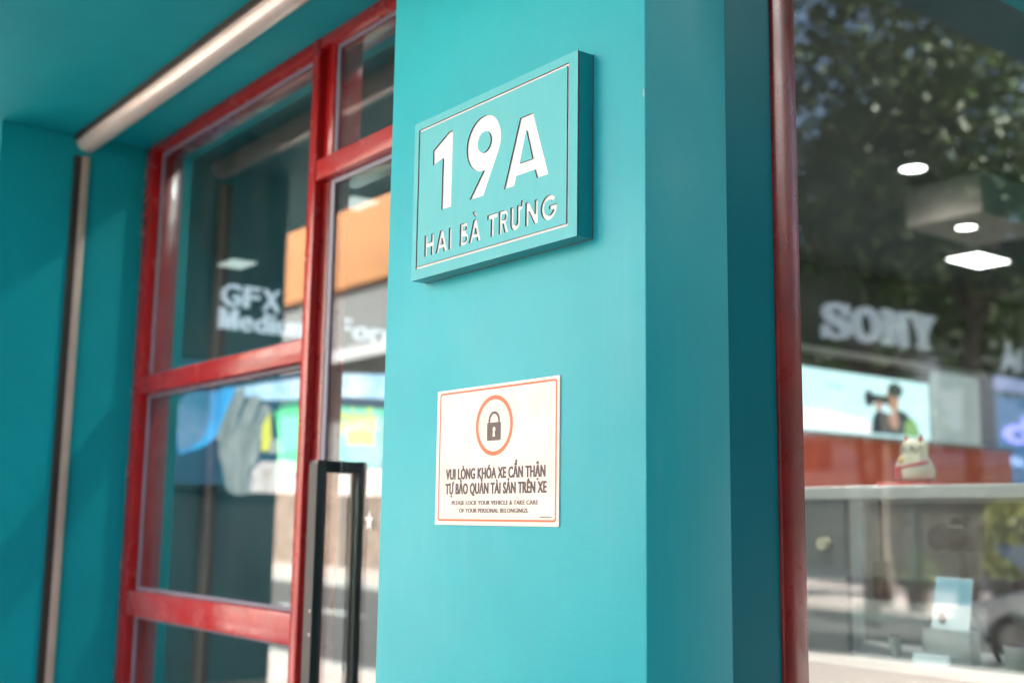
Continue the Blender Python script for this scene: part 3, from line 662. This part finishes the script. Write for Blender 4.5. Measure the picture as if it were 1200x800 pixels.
MB().ball((cx_-.012, cy_-.045, cz_+.070), .008, 10).build('bell', M['gold'], t, True)
MB().box(cx_-.030, cx_-.006, cy_-.058, cy_-.044, cz_+.020, cz_+.056, .004).build('red_tablet', M['cat_r'], t)
MB().box(cx_-.085, cx_+.075, cy_-.06, cy_+.06, cz_, cz_+.012, .004).build('cushion', M['cat_r'], t)
for dx in (-.014, .014): MB().ball((cx_+dx, cy_-.032, cz_+.106), .004, 8).build('eye', M['cam_black'], hd)
# camera on tripod
kx, ky, kz = -1.845, CY+.20, -.35
t = thing('camera', 'black camera on a small tripod standing inside the display cabinet', 'camera', (kx, ky, kz))
cb = MB().box(kx-.065, kx+.060, ky-.022, ky+.022, kz+.29, kz+.365, .008).build('camera_body', M['cam_black'], t, True)
MB().box(kx-.022, kx+.022, ky-.020, ky+.020, kz+.364, kz+.388, .006).build('viewfinder_hump', M['cam_black'], cb, True)
MB().cyl((kx-.01, ky-.022, kz+.325), (kx-.01, ky-.10, kz+.325), .031, .034, 22).build('camera_lens', M['cam_black'], cb, True)
MB().box(kx-.03, kx+.02, ky-.0235, ky-.0225, kz+.355, kz+.362).build('name_bar', M['white'], cb)
MB().cyl((kx, ky, kz+.14), (kx, ky, kz+.29), .012, n=12).build('tripod_column', M['cam_black'], t, True)
for k in range(3):
    a = k*2*PI/3+.4
    MB().cyl((kx, ky, kz+.17), (kx+.085*math.cos(a), ky+.085*math.sin(a), kz+.002), .009, .006, 8).build('tripod_leg', M['cam_black'], t, True)
# info card
t = thing('info_card', 'pale blue and white information card leaning in the display cabinet', 'card', (-1.81, CY+.10, -.35))
ic = [(-1.885, -.262), (-1.775, -.264), (-1.757, -.128), (-1.863, -.126)]
MB().poly([ic], facade(CY+.10), 0, .004).build('card_sheet', M['card_white'], t)
MB().poly([[(-1.8745, -.195), (-1.766, -.197), (-1.758, -.130), (-1.862, -.128)]], facade(CY+.099), 0, .0008).build('blue_half', M['card_blue'], t)
MB().poly([ell(-1.85, -.235, .012, .016, 14)], facade(CY+.099), 0, .0008).build('printed_photo', M['print_mid'], t)
MB().box(-1.90, -1.76, CY+.08, CY+.13, -.35, -.263, .003).build('card_stand', M['white'], t)
# small exhibits
def lens_item(x, y, r, h, label, top='cam_black'):
    t = thing('camera_lens', label, 'lens', (x, y, -.35), 'lenses in the display cabinet')
    MB().lathe((x, y, -.35), [(r*.85, 0), (r*.85, h*.2), (r, h*.25), (r, h*.8), (r*1.08, h*.85), (r*1.08, h)], 20).build('barrel', M[top], t, True)
    MB().lathe((x, y, -.35+h), [(r*.9, 0), (r*.85, .004)], 20).build('front_element', M['winglass'], t, True)
lens_item(-1.965, CY+.28, .045, .085, 'short wide black lens left of the information card')
lens_item(-2.00, CY+.10, .016, .055, 'slim white lens near the cabinet end panel', 'white')
lens_item(-1.62, CY+.06, .030, .065, 'white lens in front of the tripod camera', 'white')
t = thing('round_fitting', 'small round white fitting on the grey cabinet end panel', 'fitting', (-2.15, CY-.01, -.04))
MB().cyl((-2.15, CY-.018, -.045), (-2.15, CY+.0035, -.045), .018, .020, 20).build('cap', M['cat_w'], t, True)
t = thing('hanging_pouch', 'dark strap and pouch hanging behind the cabinet glass', 'pouch', (-2.03, CY+.1, -.1))
MB().box(-2.055, -2.01, CY+.08, CY+.12, -.20, -.09, .012).build('pouch_body', M['cam_black'], t, True)
MB().cyl((-2.033, CY+.10, -.09), (-2.033, CY+.10, .079), .004, n=8).build('strap', M['cam_black'], t)
t = thing('price_block', 'white acrylic price block at the front of the cabinet shelf', 'price block', (-1.86, CY, -.35))
MB().box(-1.90, -1.80, CY+.03, CY+.05, -.35, -.325, .003).build('block_body', M['card_white'], t)

# ================================================================== the street that the glass mirrors
def leaves(mb_v, mb_f, c, rad, n, size, rng):
    for _ in range(n):
        while True:
            p = Vector((rng.uniform(-1, 1), rng.uniform(-1, 1), rng.uniform(-1, 1)))
            if p.length < 1: break
        p = p.normalized()*(p.length**.45)
        q = Vector(c)+Vector((p.x*rad[0], p.y*rad[1], p.z*rad[2]))
        a = Vector((rng.gauss(0, 1), rng.gauss(0, 1), rng.gauss(0, .6))).normalized()
        b = a.cross(Vector((rng.gauss(0, 1), rng.gauss(0, 1), rng.gauss(0, 1)))).normalized()
        s = size*rng.uniform(.6, 1.3); k = len(mb_v)
        mb_v += [q-a*s, q+b*s*.42, q+a*s, q-b*s*.42]; mb_f.append((k, k+1, k+2, k+3))
def tree(x, y, h, blobs, n, label, seed, rt_=.13, lean=0, size=.10, m='leaf', group='street trees mirrored in the display window'):
    rng = random.Random(seed)
    t = thing('street_tree', label, 'tree', (x, y, GZ), group)
    tr = MB(); p = Vector((x, y, GZ)); q = Vector((x+lean, y+.1, h))
    segs = 7
    for i in range(segs):
        a = p.lerp(q, i/segs)+Vector((math.sin(i*1.3+seed)*.05, 0, 0)) if i else p
        b = p.lerp(q, (i+1)/segs)+Vector((math.sin((i+1)*1.3+seed)*.05, 0, 0))
        tr.cyl(a, b, rt_*(1-.06*i), rt_*(1-.06*(i+1)), 12)
    tr.build('trunk', M['trunk'], t, True)
    for c, r in blobs[:6]:
        lm = MB(); mid = q.lerp(Vector(c), .5)+Vector((0, 0, .25))
        lm.cyl(q-Vector((0, 0, .3)), mid, rt_*.55, rt_*.38, 8).cyl(mid, Vector(c), rt_*.38, rt_*.12, 8)
        lm.build('limb', M['trunk'], t, True)
    V, F = [], []
    tot = sum(r[0]*r[1]*r[2] for c, r in blobs)
    for c, r in blobs: leaves(V, F, c, r, int(n*r[0]*r[1]*r[2]/tot), size, rng)
    sh = Vector((0, 0, H))-base_of(t); V = [v+sh for v in V]
    me = bpy.data.meshes.new('crown'); me.from_pydata(V, [], F); me.materials.append(M[m])
    o = bpy.data.objects.new('crown', me); COL.objects.link(o); o.parent = t
    return t
rb = random.Random(3)
def blobs(cx, cy, cz, R_, n, rz=1.0, seed=0):
    r = random.Random(seed); o = []
    for i in range(n):
        a = r.uniform(0, 2*PI); d = R_*r.uniform(.15, .75); s = R_*r.uniform(.28, .5)
        o.append(((cx+d*math.cos(a), cy+d*math.sin(a)*.7, cz+r.uniform(-.7, .8)*R_*rz), (s, s, s*.75)))
    return o
tree(6.7, 14.7, 3.0, blobs(6.2, 14.6, 5.4, 3.2, 15, 1.0, 1)+blobs(4.4, 11.0, 7.0, 2.9, 11, .7, 31), 26000, 'leafy street tree by the nose of the white car, mirrored in the display window', 1, .15, -.2)
tree(8.35, 14.9, 2.6, blobs(8.5, 15.0, 4.3, 2.1, 10, .8, 5), 7000, 'smaller street tree mirrored beside the dark red window frame', 2, .13, .15)
tree(2.6, 18.6, 3.0, blobs(2.4, 18.4, 5.4, 3.0, 12, .9, 9), 9000, 'street tree behind the white car on the back pavement', 3, .15, .1)
tree(11.0, 19.0, 3.0, blobs(11.0, 19, 4.6, 2.6, 10, .9, 19), 6000, 'street tree at the far end of the back pavement', 5, .15, .1)
tree(-44, -13.2, 3.2, blobs(-44, -13.2, 5.6, 3.2, 10, .9, 11), 5000, 'distant street tree at the far left end of the front road', 4, .16, .1)
def shrub(x, y, z0, r, label, m='leaf_y', n=900, pot=True, size=.06):
    t = thing('potted_shrub', label, 'shrub', (x, y, GZ), 'potted shrubs along the pavements')
    if pot: MB().lathe((x, y, GZ), [(r*.42, 0), (r*.55, z0-GZ-.03), (r*.6, z0-GZ)], 20).build('pot', M['pot'], t, True)
    V, F = [], []; leaves(V, F, (x, y, z0+r*.8), (r, r, r*.9), n, size, random.Random(int(x*10)))
    sh = Vector((0, 0, H))-base_of(t); V = [v+sh for v in V]
    me = bpy.data.meshes.new('foliage'); me.from_pydata(V, [], F); me.materials.append(M[m])
    o = bpy.data.objects.new('foliage', me); COL.objects.link(o); o.parent = t
shrub(9.0, 20.0, GZ+.55, .85, 'big yellow green shrub in a dark pot behind the white car', 'leaf_y')
shrub(9.6, 17.9, GZ+.4, .35, 'green shrub mirrored between the two nearest tree trunks', 'leaf', 700)
tree(10.8, 27.0, 3.0, blobs(10.8, 27, 4.6, 3.2, 11, .8, 41), 6000, 'dark tree far behind the back pavement, left of the pale shop house', 10, .18, .1)
tree(16.0, 26.0, 3.0, blobs(16.0, 26, 4.6, 3.2, 11, .8, 42), 6000, 'dark tree far behind the back pavement, in front of the pale shop house', 11, .18, .1)
tree(6.0, 29.0, 3.0, blobs(6.0, 29, 4.6, 3.2, 11, .8, 43), 6000, 'dark tree far behind the white car', 12, .18, .1)
# white car
cxr, cyr = 5.8, 13.6
t = thing('parked_car', 'white parked car in the back street, its nose mirrored at the right window edge', 'car', (cxr-2.1, cyr, GZ-.13))
zb = GZ-.13
prof = [(0, .30), (.03, .55), (.12, .66), (.95, .86), (1.05, .90), (1.75, 1.36), (2.1, 1.44), (3.0, 1.43), (3.75, 1.02), (4.25, .94), (4.35, .6), (4.33, .30), (3.9, .24), (3.82, .42), (3.6, .56), (3.35, .56), (3.14, .42), (3.06, .24), (1.26, .22), (1.18, .42), (.96, .56), (.72, .56), (.50, .42), (.42, .24), (.1, .24)]
b_ = MB(); b_.poly([[(cxr-a, zb+b) for a, b in prof]], lambda u, v, d: (u, cyr+d*(1-.10*max(0, (v-zb-.9)/.5)), v), -.84, .84)
bd = b_.build('body', M['carwhite'], t)
md = bd.modifiers.new('bevel', 'BEVEL'); md.width = .05; md.segments = 3
for s in (-1, 1):
    MB().poly([[(cxr-1.15, zb+.92), (cxr-1.78, zb+1.32), (cxr-2.95, zb+1.38), (cxr-3.55, zb+1.02)]], lambda u, v, d: (u, cyr+s*(.842-.10*.84*max(0, (v-zb-.9)/.5))+d*s, v), 0, .012).build('side_window', M['winglass'], t)
    for wx in (.84, 3.48):
        wh = MB().cyl((cxr-wx, cyr+s*.62, zb+.31), (cxr-wx, cyr+s*.85, zb+.31), .31, n=28).build('wheel', M['rubber'], t, True)
        MB().cyl((cxr-wx, cyr+s*.851, zb+.31), (cxr-wx, cyr+s*.862, zb+.31), .19, n=20).build('rim', M['grey_metal'], wh)
    MB().ball((cxr-.10, cyr+s*.62, zb+.62), .11, 16, (.7, 1.4, .7)).build('headlight', M['lens'], t, True)
MB().box(cxr-.03, cxr+.02, cyr-.45, cyr+.45, zb+.40, zb+.52, .01).build('grille', M['cam_black'], t)
MB().box(cxr+.005, cxr+.025, cyr-.24, cyr+.24, zb+.28, zb+.37).build('number_plate', M['white'], t)
MB().poly([[(-.66, 0), (.66, 0), (.56, .42), (-.56, .42)]], lambda u, v, d: (cxr-1.06+v*1.55+d, cyr+u, zb+.925+v*.98+d), 0, .012).build('windscreen', M['winglass'], t)

# shop houses across the road
nb = thing('side_light_blocker', 'added dark grey block out of view, shading the side face of the pillar', 'building', (6, 2, GZ))  # unseen block added to keep light off the pillar's side face
MB().box(3.0, 9.5, -3.0, 6.3, GZ, 9.0, .02).build('wall', M['int_wall'], nb)
MB().box(2.9, 9.6, -3.1, 6.4, 9.001, 9.2, .02).build('parapet', M['stone'], nb)
for i in range(3): MB().box(2.985, 2.9995, -1.9+i*2.3, -.6+i*2.3, -.4, 1.1).build('window', M['winglass'], nb)
def house(x0, x1, h, m, label, fascia=None, fz=(2.3, 3.1), awn=None, nwin=3, sign=None, y=-16.0, f=1):
    """A shop house whose front stands at y and faces +Y (f = 1) or -Y (f = -1)."""
    t = thing('shop_house', label, 'building', ((x0+x1)/2, y, GZ), 'shop houses across the front road' if f > 0 else 'shop houses across the back street')
    def bx(a, b, c, d, z0, z1, bev=0): q = sorted((y+f*c, y+f*d)); return MB().box(a, b, q[0], q[1], z0, z1, bev)
    bx(x0+.02, x1-.02, -8, 0, GZ, h).build('wall', M[m], t)
    bx(x0, x1, -8, .15, h, h+.18, .02).build('parapet', M[m], t)
    bx(x0+.35, x1-.35, .002, .05, GZ+.02, 1.5).build('shop_opening', M['brown'], t)
    k = int((x1-x0)/2.2)
    for i in range(1, k): a = x0+(x1-x0)*i/k; bx(a-.08, a+.08, .051, .12, GZ+.02, 1.5).build('post', M['stone'], t)
    rn = random.Random(int(x0*7))
    z = fz[1]+.5 if fascia else 2.0; wd = (x1-x0)/nwin
    while z+1.4 < h-.2:
        for i in range(nwin):
            a = x0+wd*(i+.25); w_ = bx(a, a+wd*.5, .002, .09, z, z+1.3, .01).build('window', M['white'], t)
            bx(a+.06, a+wd*.25-.02, .0905, .10, z+.06, z+1.24).build('pane', M['winglass'], w_)
            bx(a+wd*.25+.02, a+wd*.5-.06, .0905, .10, z+.06, z+1.24).build('pane', M['winglass'], w_)
        z += 2.6
    if fascia: bx(x0+.05, x1-.05, .003, .22, fz[0], fz[1], .01).build('fascia_board', M[fascia], t)
    if awn: MB().prism([(y+f*a, b) for a, b in ((.05, awn+.30), (1.5, awn), (1.5, awn-.35), (1.47, awn-.35), (1.47, awn-.04), (.05, awn+.24))], 0, x0+.2, x1-.2).build('awning', M['awning'], t)
    if sign:
        sm, sx0, sx1, sz0, sz1, word = sign
        bx(sx0, sx1, .23, .33, sz0, sz1, .01).build('shop_sign', M[sm], t)
    return t
house(-62, -53, 8.0, 'plaster_w', 'pale shop house at the far left end of the road', None)
house(-53, -45, 6.5, 'plaster_p', 'pinkish shop house with a white awning at the far end', None, awn=2.3)
house(-45, -27.5, 17.5, 'plaster_g', 'tall grey building with a broad orange fascia mirrored in the red framed shopfront', 'orange', (7.35, 10.4), 5.0, 4, ('green_sign', -38.5, -34.0, 1.6, 3.9, ''))
house(-27.5, -22.5, 9.6, 'plaster_w', 'pale shop house with a turquoise sign', None, awn=4.3, sign=('turq_sign', -27.2, -23.5, 1.5, 3.6, ''))
house(-22.5, -17, 10.6, 'plaster_p', 'tall pinkish shop house next to the one with the turquoise sign', None, awn=2.4)
house(-17, -9, 11.0, 'plaster_w', 'tall pale shop house opposite the teal pillar', None, awn=2.2)
tree(0.5, -13.2, 3.0, blobs(0.5, -13.4, 5.0, 3.4, 14, .9, 21), 7000, 'added street tree across the front road, cutting light from the right', 7, .15, .1)  # this tree and the next are added so light comes mostly from the left
tree(6.5, -13.2, 3.0, blobs(6.5, -13.4, 5.0, 3.4, 14, .9, 22), 7000, 'added street tree at the right end of the front road, cutting light', 8, .15, .1)
house(-9, -3, 9.0, 'plaster_w', 'pale shop house left of the front road trees', None, awn=2.3)
house(-3, 5, 6.6, 'plaster_g', 'grey shop house across the front road', None, awn=2.3)  # this house and the next kept dark to cut light from the right
house(5, 14, 6.2, 'plaster_g', 'grey shop house at the right end of the front road', None, awn=2.3)
house(-2, 7, 9.8, 'plaster_g', 'grey shop house behind the white car', None, awn=2.3, y=36, f=-1)
house(7, 15.5, 8.0, 'plaster_p', 'pink rendered shop house behind the nearest trees', None, awn=2.3, y=36, f=-1)
house(15.5, 24, 9.0, 'plaster_w', 'pale shop house mirrored beside the dark red window frame', None, awn=2.3, y=36, f=-1)
house(24, 34, 10.6, 'plaster_p', 'pinkish shop house at the far end of the back street', None, y=36, f=-1)
